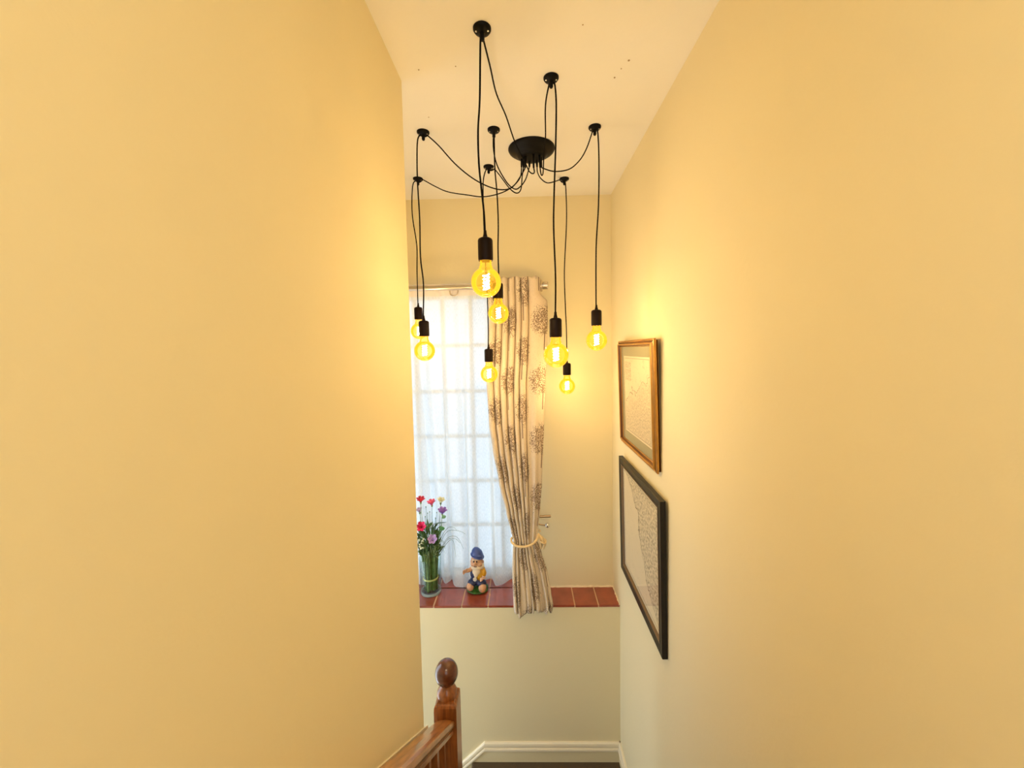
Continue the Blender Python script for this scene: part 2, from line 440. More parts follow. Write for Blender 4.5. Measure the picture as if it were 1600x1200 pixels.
struct('ceiling', bm, M['ceiling'], label='pale plastered ceiling above the stairwell', cat='ceiling')
# specks / filled plaster spots on the ceiling
bm = NB()
for x, y, r in ((.345, 1.27, .0035), (.318, 1.345, .003), (.33, 1.305, .002), (-.32, 1.28, .002), (-.35, 1.53, .002), (-.2, 1.27, .002), (.18, 1.13, .002)):
    add_lathe(bm, [(0, CEIL - .0012), (r, CEIL - .001), (r, CEIL + .001)], (x, y, 0), 8)
o = link('ceiling_speck', bm, mat('speck', (.35, .24, .12), .8), None); o['kind'] = 'structure'
# floors
bm = NB(); add_box(bm, XL, XR, YB, 0.42, UP - .2, UP)
struct('floor_upper', bm, M['carpet'])
bm = NB()
nos = [(-.353, 0, .0)]
prof = [(XR, 0.0), (-.338, 0.0)]
for k in range(1, 7):
    a = k / 7 * pi; prof.append((-.338 - .015 * sin(a), -.015 + .015 * cos(a)))
prof += [(-.338, -.03), (-.325, -.2), (XR, -.2)]
add_prism(bm, [(x, 1.40, z) for x, z in prof], (0, Y1 - 1.40, 0))
struct('floor', bm, M['carpet'], smooth=True, label='dark brown carpeted half landing under the window', cat='floor')
bm = NB(); add_box(bm, XF, XR, YL - .12, Y2, LOW - .1, LOW); struct('floor_lower', bm, M['carpet'])

# upper flight, from the landing where the camera stands down to the half landing
fl = thing('stair_flight', 'short carpeted flight going down to the half landing', 'stairs', (0.07, 1.46, 0))
for i in range(4):
    y1 = 1.46 - .26 * i; y0 = y1 - .26
    bm = NB(); add_box(bm, XL + .003, XR - .003, y0, y1, .19 * i - .19 if i else -.19, .19 * (i + 1), 0.008)
    link('step', bm, M['carpet'], fl)
lf = thing('lower_stair_flight', 'dark carpeted steps going down to the left behind the newel', 'stairs', (-.36, 1.75, -.2))
for i in range(4):
    x1 = -.353 - .225 * i
    bm = NB(); add_box(bm, x1 - .235, x1, YL + .003, Y1 - .003, -.2 * (i + 2), -.2 * (i + 1), .008)
    link('step', bm, M['carpet'], lf)

# skirting: moulded white capping over a plain painted board
def skirt_prof(scale=1.0):
    return [(0, .121), (.008, .121), (.013, .116), (.015, .106), (.015, .097), (.011, .094), (.011, .092), (.017, .089), (.019, .083), (.019, .075), (.016, .070), (0, .070)]
def skirting(name, p0, p1, nrm, label=None):
    """p0->p1 along the wall foot, nrm into the room"""
    o0 = Vector(p0); d = Vector(p1) - o0; n = Vector(nrm)
    bm = NB(); add_prism(bm, [o0 + n * a + Vector((0, 0, b)) for a, b in skirt_prof()], d)
    o = struct(name, bm, M['white_wood'], label=label, cat='skirting' if label else None)
    bm = NB(); add_prism(bm, [o0 + n * a + Vector((0, 0, b)) for a, b in ((0, -.02), (.010, -.02), (.010, .071), (0, .071))], d)
    link('skirting_board', bm, M['wall'], o, label='wall-coloured board under the white moulding')
    return o
skirting('baseboard_back', (-.276, Y1, 0), (XR, Y1, 0), (0, -1, 0), 'white moulded skirting along the foot of the window wall')
skirting('baseboard_back_slope', (-.276, Y1, 0), (-1.25, Y1, -.90), (0, -1, 0), 'white moulded skirting sloping down to the left')
skirting('baseboard_right', (XR, Y1, 0), (XR, 1.46, 0), (-1, 0, 0), 'white moulded skirting at the foot of the right wall')
# white string capping running up the left wall beside the handrail
bm = NB()
a0, a1 = Vector((XL, 1.362, 1.034)), Vector((XL, .70, 1.546))
add_prism(bm, [a0 + Vector((-.001, 0, 0)), a0 + Vector((.006, 0, 0)), a0 + Vector((.006, 0, -.012)), a0 + Vector((-.001, 0, -.012))], a1 - a0)
struct('trim_1', bm, M['white_wood'], label='thin white capping strip sloping beside the handrail', cat='trim')

# ------------------------------------------------------------------ window
win = bpy.data.objects.new('window_1', None); COL.objects.link(win); win.location = (-.52, 2.46, WZ0)
win['kind'] = 'structure'; win['label'] = 'tall white small-paned window with obscured glass behind the net'; win['category'] = 'window'
FY0, FY1 = 2.455, 2.495
bm = NB()
add_box(bm, WX0, WX0 + .03, FY0, FY1, WZ0, WZ1); add_box(bm, WX1 - .03, WX1, FY0, FY1, WZ0, WZ1)
add_box(bm, WX0 + .03, WX1 - .03, FY0, FY1, WZ1 - .032, WZ1); add_box(bm, WX0 + .03, WX1 - .03, FY0, FY1, WZ0, WZ0 + .055)
add_box(bm, WX0 + .03, WX1 - .03, FY0 - .015, FY0, WZ0, WZ0 + .018)
link('window_frame', bm, M['window_white'], win)
vx = [-.336 + .178 * k for k in (-3, -2, -1, 0, 1)]
hz = [2.466 - .293 * k for k in range(5)]
bw = .011
for x in vx:
    bm = NB(); add_box(bm, x - bw, x + bw, FY0 + .005, FY1 - .005, WZ0 + .055, WZ1 - .032); link('glazing_bar', bm, M['window_white'], win)
for z in hz:
    bm = NB(); add_box(bm, WX0 + .03, WX1 - .03, FY0 + .007, FY1 - .007, z - bw, z + bw); link('glazing_bar', bm, M['window_white'], win)
xs = [WX0 + .03 - bw] + vx + [WX1 - .03 + bw]; zs = [WZ0 + .055 - bw] + hz[::-1] + [WZ1 - .032 + bw]
for i in range(len(xs) - 1):
    for j in range(len(zs) - 1):
        bm = NB(); vs = [bm.verts.new(p) for p in ((xs[i] + bw, 2.476, zs[j] + bw), (xs[i + 1] - bw, 2.476, zs[j] + bw), (xs[i + 1] - bw, 2.476, zs[j + 1] - bw), (xs[i] + bw, 2.476, zs[j + 1] - bw))]
        bm.faces.new(vs)
        link('pane', bm, M['obscured'], win)

# ------------------------------------------------------------------ tiled sill
sl = thing('window_sill', 'red quarry-tiled sill running along the ledge under the window', 'sill', (-.35, 2.16, SILL - .012))
g = .0035
fx = [XF + .13, -1.015, -.861, -.707, -.552, -.389, -.235, -.082, -.010, .130, .267, .403, XR]
rnd = random.Random(3)
for a, b in zip(fx, fx[1:]):
    bm = NB(); dz = rnd.uniform(-.0008, .0008); dy = rnd.uniform(-.0015, .0015)
    add_box(bm, a + g, b - g, Y1 - .004 + dy, 2.3185, SILL - .0125, SILL + dz, .0016)
    link('tile', bm, M['tile'], sl)
bx = [WX0, -1.02, -.865, -.711, -.557, -.395, -.241, -.088, WX1]
for a, b in zip(bx, bx[1:]):
    bm = NB(); add_box(bm, a + g, b - g, 2.3255, 2.453, SILL - .0125, SILL + rnd.uniform(-.0008, .0006), .0016)
    link('tile', bm, M['tile'], sl)
bm = NB(); add_box(bm, XF, XR, Y1 - .001, Y2, SILL - .0118, SILL - .0022); add_box(bm, WX0, WX1, 2.316, 2.4545, SILL - .0118, SILL - .0022)
link('grout', bm, M['grout'], sl)
# ragged plaster edge where the walls meet the tiles
bm = NB()
def ragged(p, q, wv, hv, n):
    P, Q = Vector(p), Vector(q); prev = None
    for i in range(n + 1):
        c = P.lerp(Q, i / n); w = rnd.uniform(.003, .012); h = rnd.uniform(.003, .010)
        r = [bm.verts.new(c), bm.verts.new(c + Vector(wv) * w), bm.verts.new(c + Vector(hv) * h)]
        if prev:
            for k in range(3): bm.faces.new((prev[k], prev[(k + 1) % 3], r[(k + 1) % 3], r[k]))
        prev = r
ragged((.12, Y2 + .001, SILL - .001), (XR, Y2 + .001, SILL - .001), (0, -1, 0), (0, 0, 1), 26)
ragged((XR + .001, Y2, SILL - .001), (XR + .001, Y1 - .004, SILL - .001), (-1, 0, 0), (0, 0, 1), 12)
ragged((.12, Y1 + .001, SILL - .0125), (XR, Y1 + .001, SILL - .0125), (0, -.5, 0), (0, 0, -.5), 30)
link('plaster_edge', bm, M['plaster'], sl, label='ragged pale plaster edge')

# ------------------------------------------------------------------ curtain pole, net and drape
RY, RZ = 2.215, 2.792
pole = thing('curtain_pole', 'brushed metal curtain pole with a plain cylinder end cap', 'curtain pole', (-.5, RY, RZ))
bm = NB(); add_lathe(bm, [(0, -1.18), (.0145, -1.18), (.0145, .118), (0, .118)], (0, RY, RZ), 20, 'X'); link('pole', bm, M['nickel'], pole, True)
bm = NB(); add_lathe(bm, [(0, .112), (.019, .112), (.021, .114), (.021, .139), (.018, .142), (0, .142)], (0, RY, RZ), 24, 'X'); link('end_cap', bm, M['nickel'], pole, True)
for bxx in (-1.12, .085):
    bm = NB(); add_lathe(bm, [(0, RY), (.007, RY), (.007, Y2 - .005), (.022, Y2 - .005), (.022, Y2), (0, Y2)], (bxx, 0, RZ), 16, 'Y'); link('bracket', bm, M['nickel'], pole, True)

def lerp_tab(tab, t):
    """tab sorted by descending key"""
    if t >= tab[0][0]: return tab[0][1:]
    for a, b in zip(tab, tab[1:]):
        if t >= b[0]:
            k = (a[0] - t) / (a[0] - b[0]); k = k * k * (3 - 2 * k) * .5 + k * .5
            return [x + (y - x) * k for x, y in zip(a[1:], b[1:])]
    return tab[-1][1:]
def grid_cloth(name, nu, nv, f, uvf, m, parent, label=None, thick=0.0):
    me = bpy.data.meshes.new(name)
    vs = [f(i / nu, j / nv) for j in range(nv + 1) for i in range(nu + 1)]
    fs = [(j * (nu + 1) + i, j * (nu + 1) + i + 1, (j + 1) * (nu + 1) + i + 1, (j + 1) * (nu + 1) + i) for j in range(nv) for i in range(nu)]
    me.from_pydata(vs, [], fs); me.materials.append(m)
    ul = me.uv_layers.new(name='UVMap')
    for lp in me.loops:
        j, i = divmod(lp.vertex_index, nu + 1); ul.data[lp.index].uv = uvf(i / nu, j / nv)
    me.polygons.foreach_set('use_smooth', [True] * len(me.polygons))
    o = bpy.data.objects.new(name, me); COL.objects.link(o)
    if parent is not None: o.parent = parent; o.matrix_parent_inverse = Matrix.Translation(-_worldloc(parent))
    if label: o['label'] = label
    if thick:
        md = o.modifiers.new('thickness', 'SOLIDIFY'); md.thickness = thick; md.offset = 0
    return o

dr = thing('curtain', 'cream curtain printed with brown trees, tied back right of the window', 'curtain', (0, 2.17, SILL))
edge = [(2.84, -.200, .138, 2.207), (2.60, -.196, .138, 2.205), (2.40, -.205, .128, 2.20), (2.24, -.217, .118, 2.20),
        (2.01, -.207, .107, 2.19), (1.868, -.190, .100, 2.185), (1.676, -.158, .090, 2.18), (1.497, -.118, .074, 2.17), (1.40, -.095, .062, 2.165), (1.335, -.080, .054, 2.16),
        (1.27, -.088, .078, 2.155), (1.145, -.093, .116, 2.135), (1.05, -.092, .134, 2.113), (.99, -.091, .143, 2.102), (.93, -.085, .128, 2.098)]
val = [0, .12, .225, .34, .46, .555, .675, 1.0]      # where the deep pleat grooves fall
def bottom(u):
    return .958 + .006 * sin(u * 23) - .020 * math.exp(-((u - .20) / .13) ** 2) + (.006 if .45 < u < .62 else 0) - .004 * math.exp(-((u - .8) / .06) ** 2)
def drape_f(u, v):
    z = 2.838 + (bottom(u) - 2.838) * v + (.004 * sin(u * 30) if v < .02 else 0)
    xl, xr, yc = lerp_tab(edge, z)
    for a, b in zip(val, val[1:]):
        if u <= b + 1e-9: s = (u - a) / (b - a); w = b - a; break
    low = max(0, min(1, (1.33 - z) / .3))
    A = .034 if z > 1.45 else .026
    if z < 1.33: A = .026 + .004 * low
    prof = abs(sin(pi * min(max(s, 0), 1))) ** .24
    if w > .25:                                       # broad right-hand panel: rolls twice, more as it narrows
        tight = max(0, min(1, (2.3 - z) / .8))
        prof = prof * (1 - tight * .35 * abs(sin(pi * s * 2)) ** 2 * (1 if s < 1 else 0))
        prof -= .28 * low * (0.5 - 0.5 * cos(2 * pi * s * 2))
    if low > 0: prof = prof * (1 - .25 * low) + .25 * low * (.5 + .5 * sin(u * 41 + z * 6))
    y = yc + A * .55 - A * 1.45 * prof
    uu = u
    if low > 0: uu = u + low * .03 * sin(u * 17 + 1)
    x = xl + (xr - xl) * uu
    if z > 2.70 and u > .675:                       # the last fold stops at the pole's end ring
        k = min(1, (z - 2.70) / .05); k = k * k * (3 - 2 * k); x -= .042 * k * (u - .675) / .325
    return (x, y, z)
def drape_uv(u, v):
    n = sum(1 / (1 + math.exp(-(u - k) * 160)) for k in val[1:-1])
    return (u * .44 + n * .055 + .004 * sin(v * 9), 2.838 - 1.88 * v)
grid_cloth('drape', 340, 150, drape_f, drape_uv, M['drape'], dr, thick=.0015)
for ex in (.106, .03, -.03, -.09, -.15):
    bm = NB()
    c = Vector((ex, RY, RZ)); add_tube(bm, [c + Vector((.004 * cos(a) , .031 * cos(a), .031 * sin(a))) for a in [2 * pi * k / 24 for k in range(24)]], .0042, 8, closed=True, smooth=False)
    link('eyelet', bm, M['nickel'], dr, True)

# rope tie-back with its knot, and the hook on the wall
tb = thing('rope_tieback', 'cream rope tie-back knotted around the tree print curtain', 'tieback', (0, 2.13, 1.33))
bm = NB()
loop = [(.062, 2.15, 1.372), (.050, 2.122, 1.358), (.02, 2.108, 1.338), (-.02, 2.106, 1.328), (-.055, 2.110, 1.328), (-.084, 2.130, 1.336), (-.092, 2.165, 1.345), (-.06, 2.200, 1.350),
        (0, 2.212, 1.362), (.055, 2.21, 1.375), (.074, 2.185, 1.380)]
add_tube(bm, loop, .0068, 10, 6, closed=False)
add_tube(bm, [p + Vector((0, -.001, .0)) for p in smooth_path(loop, 1)], .0068, 8, 6)
link('rope', bm, M['rope'], tb, True)
bm = NB()
for k in range(5):
    a = k * 1.3
    add_tube(bm, [(.062, 2.165, 1.372), (.078 + .012 * cos(a), 2.15 + .012 * sin(a), 1.352), (.086 + .016 * cos(a), 2.150 + .014 * sin(a), 1.325 + .005 * sin(a * 2)), (.080 + .012 * cos(a + .5), 2.155 + .01 * sin(a), 1.296)], .0062, 8, 5)
add_tube(bm, [(.086 + .018 * cos(a), 2.150 + .018 * sin(a), 1.335 + .006 * sin(2 * a)) for a in [2 * pi * k / 14 for k in range(14)]], .006, 8, closed=True, smooth=False)
link('knot', bm, M['rope'], tb, True)
hk = thing('tieback_hook', 'bronze wall hook with a flat bar above a ball-ended arm', 'hook', (.10, Y2, 1.41))
bm = NB(); add_lathe(bm, [(0, Y2), (.024, Y2), (.022, Y2 - .006), (0, Y2 - .007)], (.045, 0, 1.41), 20, 'Y'); link('back_plate', bm, M['bronze'], hk, True)
bm = NB(); add_tube(bm, [(.045, Y2 - .004, 1.425), (.045, 2.285, 1.433), (.060, 2.254, 1.436), (.095, 2.25, 1.437), (.141, 2.25, 1.439)], .0075, 12, 5, flat=.8); link('bar', bm, M['bronze'], hk, True)
bm = NB(); add_tube(bm, [(.045, Y2 - .004, 1.40), (.045, 2.285, 1.395), (.062, 2.255, 1.392), (.085, 2.25, 1.386), (.115, 2.25, 1.383)], .0045, 10, 5); link('arm', bm, M['bronze'], hk, True)
bm = NB(); add_ball(bm, (.121, 2.25, 1.383), .0145, 18, 12); link('ball', bm, M['steel'], hk, True)

# net curtain
nt_ = thing('net_curtain', 'sheer white net curtain hanging in front of the window', 'net curtain', (-.5, 2.3, SILL))
nedge = [(2.82, -1.02, -.135), (2.5, -1.02, -.135), (1.0, -1.00, -.105), (.95, -1.00, -.105)]
folds = [(.34, .030, .05), (.47, .020, .02), (.60, .030, -.02), (.83, .026, -.10), (.93, .018, -.02), (.99, .016, 0)]
def netbottom(u):
    # hem scallops: reaches further forward (and lower in view) on some folds
    return .9575 + .002 * sin(u * 40)
def net_f(u, v):
    z = 2.818 + (netbottom(u) - 2.818) * v
    xl, xr = lerp_tab(nedge, z)
    sp = max(v, 0) ** .8
    x = xl + (xr - xl) * u + .012 * sin(u * 37 + v * 1.3) * (.4 + sp)
    x += -.055 * sp * math.exp(-((u - .80) / .10) ** 2) + .035 * sp * math.exp(-((u - .42) / .08) ** 2)
    yc = 2.256 + (2.362 - 2.256) * min(1, max(v, 0) * 1.15) ** .75
    A = .008 + .040 * sp
    yc += sp * (.030 * math.exp(-((u - .77) / .06) ** 2) + .045 * math.exp(-((u - .45) / .09) ** 2))
    y = yc + A * (sin(u * 2 * pi * 7 + .8 + .6 * v) * .8 + sin(u * 2 * pi * 17 + 2 * v) * .15 + .25 * sin(u * 2 * pi * 2.3 + 1))
    if z > 2.77: y = min(y, 2.30)
    return (x, min(y, 2.44), z)
grid_cloth('net', 300, 80, net_f, lambda u, v: (u * 1.6, v * 1.86), M['net'], nt_)
hm = bpy.data.materials.new('net_heading'); n_, N_, L_ = nodes(hm)
N_['Principled BSDF'].inputs['Base Color'].default_value = (.80, .72, .66, 1); N_['Principled BSDF'].inputs['Alpha'].default_value = .8
N_['Principled BSDF'].inputs['Roughness'].default_value = .9
def head_f(u, v):
    z = 2.8185 + (2.752 - 2.8185) * v
    p = net_f(u, (2.818 - z) / (2.818 - .958)); return (p[0], p[1] - .002, z)
grid_cloth('heading_tape', 160, 4, head_f, lambda u, v: (u, v), hm, nt_)
for ex in (-.70, -.397, -.56, -.24):
    bm = NB(); zc = 2.772 if ex == -.397 else 2.790
    add_tube(bm, [(ex + .024 * cos(a), 2.236 + .002 * sin(a), zc + .024 * sin(a)) for a in [2 * pi * k / 28 for k in range(28)]], .0042, 8, closed=True, smooth=False)
    if ex == -.397: link('eyelet', bm, M['nickel'], nt_, True)
    else: bm.free()

# ------------------------------------------------------------------ pictures on the right wall
def frame_geo(bm, prof, w, h, ox=0):
    """prof: (inset from the outer edge, height off the wall); frame lies in local YZ plane, faces -X, origin at outer lower near corner"""
    cs = [(0, 0, 1, 1), (w, 0, -1, 1), (w, h, -1, -1), (0, h, 1, -1)]
    rings = []
    for y, z, sy, sz in cs:
        rings.append([bm.verts.new((-hh, y + sy * i, z + sz * i)) for i, hh in prof])
    for k in range(4):
        A, B = rings[k], rings[(k + 1) % 4]
        for i in range(len(prof) - 1):
            bm.faces.new((A[i], A[i + 1], B[i + 1], B[i]))
def picture(name, label, y0, y1, z0, z1, tilt, prof, fm, inner, lip=None, mountw=0, mapm=None, back=None, maplabel=None):
    w, h = y1 - y0, z1 - z0
    t = thing(name, label, 'framed map', (XR - .001, y0, z0))
    t.rotation_euler = (0, -tilt, 0)
    def part(nm, bm, m, lab=None, sm=False):
        o = link(nm, bm, m, None, sm, lab); o.parent = t; return o
    if isinstance(prof[0], list):
        fo_ = None
        for k, pr_ in enumerate(prof):
            bm = NB(); frame_geo(bm, pr_, w, h)
            o = part('frame' if k == 0 else ('groove' if k in (1, 3) else 'bead'), bm, M['umber'] if k in (1, 3) else fm, 'dark brown groove' if k in (1, 3) else None)
            if k == 0: fo_ = o
            else: o.parent = fo_
        prof = prof[-1]
    else:
        bm = NB(); frame_geo(bm, prof, w, h); part('frame', bm, fm, None, False)
    if lip:
        bm = NB(); i0 = prof[-1][0]
        bm2 = [(i0 - .001, inner + .010), (i0 + .004, inner + .011), (i0 + .009, inner + .004), (i0 + .009, inner)]
        frame_geo(bm, bm2, w, h); part('inner_lip', bm, lip, None)
        ii = i0 + .009
    else: ii = prof[-1][0]
    bm = NB(); add_box(bm, -.006, -.001, .006, w - .006, .006, h - .006); part('backing', bm, M['frame_back'])
    def sheet(nm, i, hgt, m, lab=None):
        me = bpy.data.meshes.new(nm)
        me.from_pydata([(-hgt, w - i, i), (-hgt, i, i), (-hgt, i, h - i), (-hgt, w - i, h - i)], [], [(0, 1, 2, 3)])
        ul = me.uv_layers.new(name='UVMap')
        for l_, q in zip(range(4), ((0, 0), (1, 0), (1, 1), (0, 1))): ul.data[l_].uv = q
        me.materials.append(m); o = bpy.data.objects.new(nm, me); COL.objects.link(o); o.parent = t
        if lab: o['label'] = lab
        return o
    if mountw:
        bm = NB(); frame_geo(bm, [(ii - .004, inner), (ii + mountw, inner), (ii + mountw + .0015, inner - .0015)], w, h); part('mount', bm, M['mount'], 'sage green mount card')
        sheet('map', ii + mountw - .002, inner - .0014, mapm, maplabel)
    else:
        sheet('map', ii - .003, inner, mapm, maplabel)
    sheet('glass', ii - .003, inner + .003, M['picture_glass'])
    return t
picture('gold_framed_map', 'gilt framed county map with sage mount, upper of the two pictures', 1.482, 2.036, 1.939, 2.466, radians(1.5),
        [[(.006, 0), (.006, .009), (0, .010), (0, .015), (.002, .018), (.005, .019), (.008, .017)], [(.008, .017), (.009, .013), (.012, .013), (.013, .017)],
         [(.013, .017), (.015, .024), (.018, .027), (.022, .027), (.0235, .024)], [(.0235, .024), (.0245, .015), (.027, .014)], [(.027, .014), (.029, .015), (.031, .012), (.031, .008)]],
        M['gold'], .0105, None, .043, M['map_county'], maplabel='cream engraved county map with a cartouche')
picture('black_framed_map', 'black framed coastline map hanging below the gilt framed map', 1.413, 2.040, 1.245, 1.858, radians(.9),
        [(0, 0), (0, .019), (.002, .021), (.033, .017), (.035, .015), (.035, .008)],
        M['black_frame'], .0085, M['lip'], 0, M['map_coast'], maplabel='cream engraved map of a coast, dense land on the right')

# ------------------------------------------------------------------ balustrade
bal = thing('balustrade', 'varnished pine handrail and newel post with a dark ball finial', 'balustrade', (-.343, 1.505, 0))
NX0, NX1, NY0, NY1 = -.388, -.297, 1.460, 1.556
bm = NB()
# square post whose top is scooped in towards the collar
prof = [(1.0, 0.0), (1.0, .985), (.985, 1.000), (.90, 1.008), (.80, 1.012), (.74, 1.018)]
cx, cy, hx, hy = (NX0 + NX1) / 2, (NY0 + NY1) / 2, (NX1 - NX0) / 2, (NY1 - NY0) / 2
rings = []
for s_, z in prof:
    rings.append([bm.verts.new((cx + hx * s_ * a, cy + hy * s_ * b, z)) for a, b in ((-1, -1), (1, -1), (1, 1), (-1, 1))])
for A, B in zip(rings, rings[1:]):
    for i in range(4): bm.faces.new((A[i], A[(i + 1) % 4], B[(i + 1) % 4], B[i]))
bm.faces.new(rings[-1]); bm.faces.new(rings[0][::-1])
newel = link('newel_post', bm, M['pine'], bal)
bm = NB(); add_lathe(bm, [(0, 1.012), (.037, 1.012), (.040, 1.020), (.041, 1.032), (.037, 1.044), (.030, 1.052), (.024, 1.060), (.022, 1.068), (0, 1.068)], (cx, cy, 0), 28)
link('collar', bm, M['pine'], newel, True)
bm = NB(); add_ball(bm, (cx, cy, 1.112), (.047, .047, .0525), 32, 20); link('ball_finial', bm, M['darkwood'], newel, True, 'dark stained ball finial')
# handrail: moulded section swept up the slope
SL = .80
def rail_z(y): return .955 + (1.46 - y) * SL
sec = [(-.036, -.010), (-.033, -.004), (-.022, -.0005), (0, .002), (.022, -.0005), (.033, -.004), (.036, -.010), (.037, -.022), (.034, -.032), (.027, -.036), (.027, -.041), (.031, -.044), (.031, -.060), (.027, -.064),
       (-.027, -.064), (-.031, -.060), (-.031, -.044), (-.027, -.041), (-.027, -.036), (-.034, -.032), (-.037, -.022)]
bm = NB(); ya, yb = 1.4605, -.02
add_prism(bm, [(cx + a, ya, rail_z(ya) + b) for a, b in sec], (0, yb - ya, rail_z(yb) - rail_z(ya)))
link('handrail', bm, M['rail'], bal, False)
y = 1.385
while y > .1:
    bm = NB(); stp = .19 * math.ceil((1.46 - y) / .26)
    b0 = [(cx - .013, y - .013), (cx + .013, y - .013), (cx + .013, y + .013), (cx - .013, y + .013)]
    A = [bm.verts.new((p, q, stp)) for p, q in b0]; B = [bm.verts.new((p, q, rail_z(q) - .062)) for p, q in b0]
    for i in range(4): bm.faces.new((A[i], A[(i + 1) % 4], B[(i + 1) % 4], B[i]))
    bm.faces.new(A[::-1]); bm.faces.new(B)
    link('baluster', bm, M['pine'], bal); y -= .105

# ------------------------------------------------------------------ the eight-armed spider light
lamp = thing('spider_ceiling_light', 'black spider ceiling light with eight globe bulbs on long swagged cords', 'ceiling light', (.050, 1.787, CEIL))
CC = (.050, 1.787)
bm = NB(); add_lathe(bm, [(.104, CEIL), (.1045, CEIL - .004), (.102, CEIL - .009), (.092, CEIL - .016), (.078, CEIL - .022), (.068, CEIL - .027), (.064, CEIL - .033), (.058, CEIL - .038), (.04, CEIL - .040), (0, CEIL - .040)], (*CC, 0), 48)
canopy = link('canopy', bm, M['black'], lamp, True)
PEND = [
 ((-0.101,1.130),
  [(0.057,1.748,3.235),(0.059,1.725,3.200),(0.050,1.715,3.190),(0.036,1.699,3.193),(0.022,1.668,3.208),(-0.020,1.572,3.247),(-0.050,1.459,3.283),(-0.078,1.359,3.300),(-0.089,1.250,3.310),(-0.099,1.130,3.304)],
  [(-0.106,1.130,3.306),(-0.112,1.130,3.141),(-0.119,1.130,3.054),(-0.119,1.130,2.967),(-0.114,1.130,2.899),(-0.108,1.130,2.829),(-0.106,1.130,2.775)],
  (-0.106,1.130,2.754),'A'),
 ((0.106,1.335),
  [(0.086,1.760,3.240),(0.087,1.733,3.200),(0.091,1.721,3.184),(0.096,1.706,3.191),(0.096,1.628,3.230),(0.099,1.559,3.257),(0.092,1.425,3.295),(0.099,1.335,3.308)],
  [(0.118,1.335,3.307),(0.122,1.335,3.240),(0.118,1.335,3.103),(0.111,1.335,2.954),(0.108,1.335,2.841),(0.112,1.335,2.677),(0.110,1.335,2.557)],
  (0.110,1.335,2.537),'B'),
 ((0.304,1.629),
  [(0.093,1.787,3.252),(0.107,1.778,3.237),(0.152,1.755,3.214),(0.211,1.725,3.209),(0.252,1.696,3.232),(0.277,1.666,3.266),(0.295,1.629,3.313)],
  [(0.315,1.629,3.316),(0.320,1.629,3.205),(0.317,1.629,3.019),(0.306,1.629,2.845),(0.304,1.629,2.615)],
  (0.305,1.629,2.591),'C'),
 ((-0.397,1.628),
  [(0.021,1.770,3.246),(0.004,1.761,3.209),(-0.036,1.744,3.149),(-0.082,1.732,3.132),(-0.142,1.716,3.141),(-0.208,1.696,3.170),(-0.277,1.671,3.220),(-0.337,1.645,3.281),(-0.379,1.628,3.315)],
  [(-0.412,1.628,3.316),(-0.423,1.628,3.281),(-0.427,1.628,3.147),(-0.423,1.628,2.980),(-0.425,1.628,2.827),(-0.416,1.628,2.714),(-0.421,1.628,2.583)],
  (-0.420,1.628,2.561),'D'),
 ((-0.107,1.625),
  [(0.040,1.825,3.271),(0.020,1.794,3.198),(-0.012,1.770,3.152),(-0.036,1.758,3.148),(-0.066,1.736,3.170),(-0.100,1.696,3.219),(-0.112,1.660,3.267),(-0.109,1.625,3.312)],
  [(-0.106,1.625,3.312),(-0.106,1.625,3.180),(-0.100,1.625,3.088),(-0.097,1.625,3.003),(-0.097,1.625,2.936),(-0.100,1.625,2.854),(-0.100,1.625,2.732)],
  (-0.104,1.625,2.711),'E'),
 ((-0.535,2.051),
  [(0.004,1.800,3.261),(-0.004,1.824,3.221),(-0.045,1.852,3.190),(-0.106,1.882,3.175),(-0.185,1.916,3.176),(-0.267,1.950,3.200),(-0.369,1.991,3.234),(-0.438,2.020,3.274),(-0.509,2.051,3.324)],
  [(-0.552,2.051,3.317),(-0.566,2.051,3.279),(-0.571,2.051,3.146),(-0.553,2.051,2.990),(-0.556,2.051,2.856),(-0.557,2.051,2.688)],
  (-0.556,2.051,2.667),'F'),
 ((-0.157,1.941),
  [(0.013,1.785,3.253),(0.006,1.809,3.222),(-0.001,1.843,3.177),(-0.022,1.858,3.166),(-0.055,1.879,3.198),(-0.099,1.917,3.272),(-0.128,1.941,3.317)],
  [(-0.166,1.941,3.319),(-0.182,1.941,3.279),(-0.187,1.941,3.216),(-0.187,1.941,3.054),(-0.183,1.941,2.867),(-0.178,1.941,2.697),(-0.177,1.941,2.542),(-0.179,1.941,2.465)],
  (-0.178,1.941,2.439),'G'),
 ((0.229,2.099),
  [(0.075,1.820,3.268),(0.079,1.871,3.264),(0.098,1.930,3.260),(0.137,2.000,3.268),(0.205,2.099,3.324)],
  [(0.234,2.099,3.313),(0.239,2.099,3.194),(0.237,2.099,3.074),(0.224,2.099,2.848),(0.227,2.099,2.655),(0.231,2.099,2.542),(0.232,2.099,2.380)],
  (0.231,2.099,2.355),'H'),
]
SR = .0215
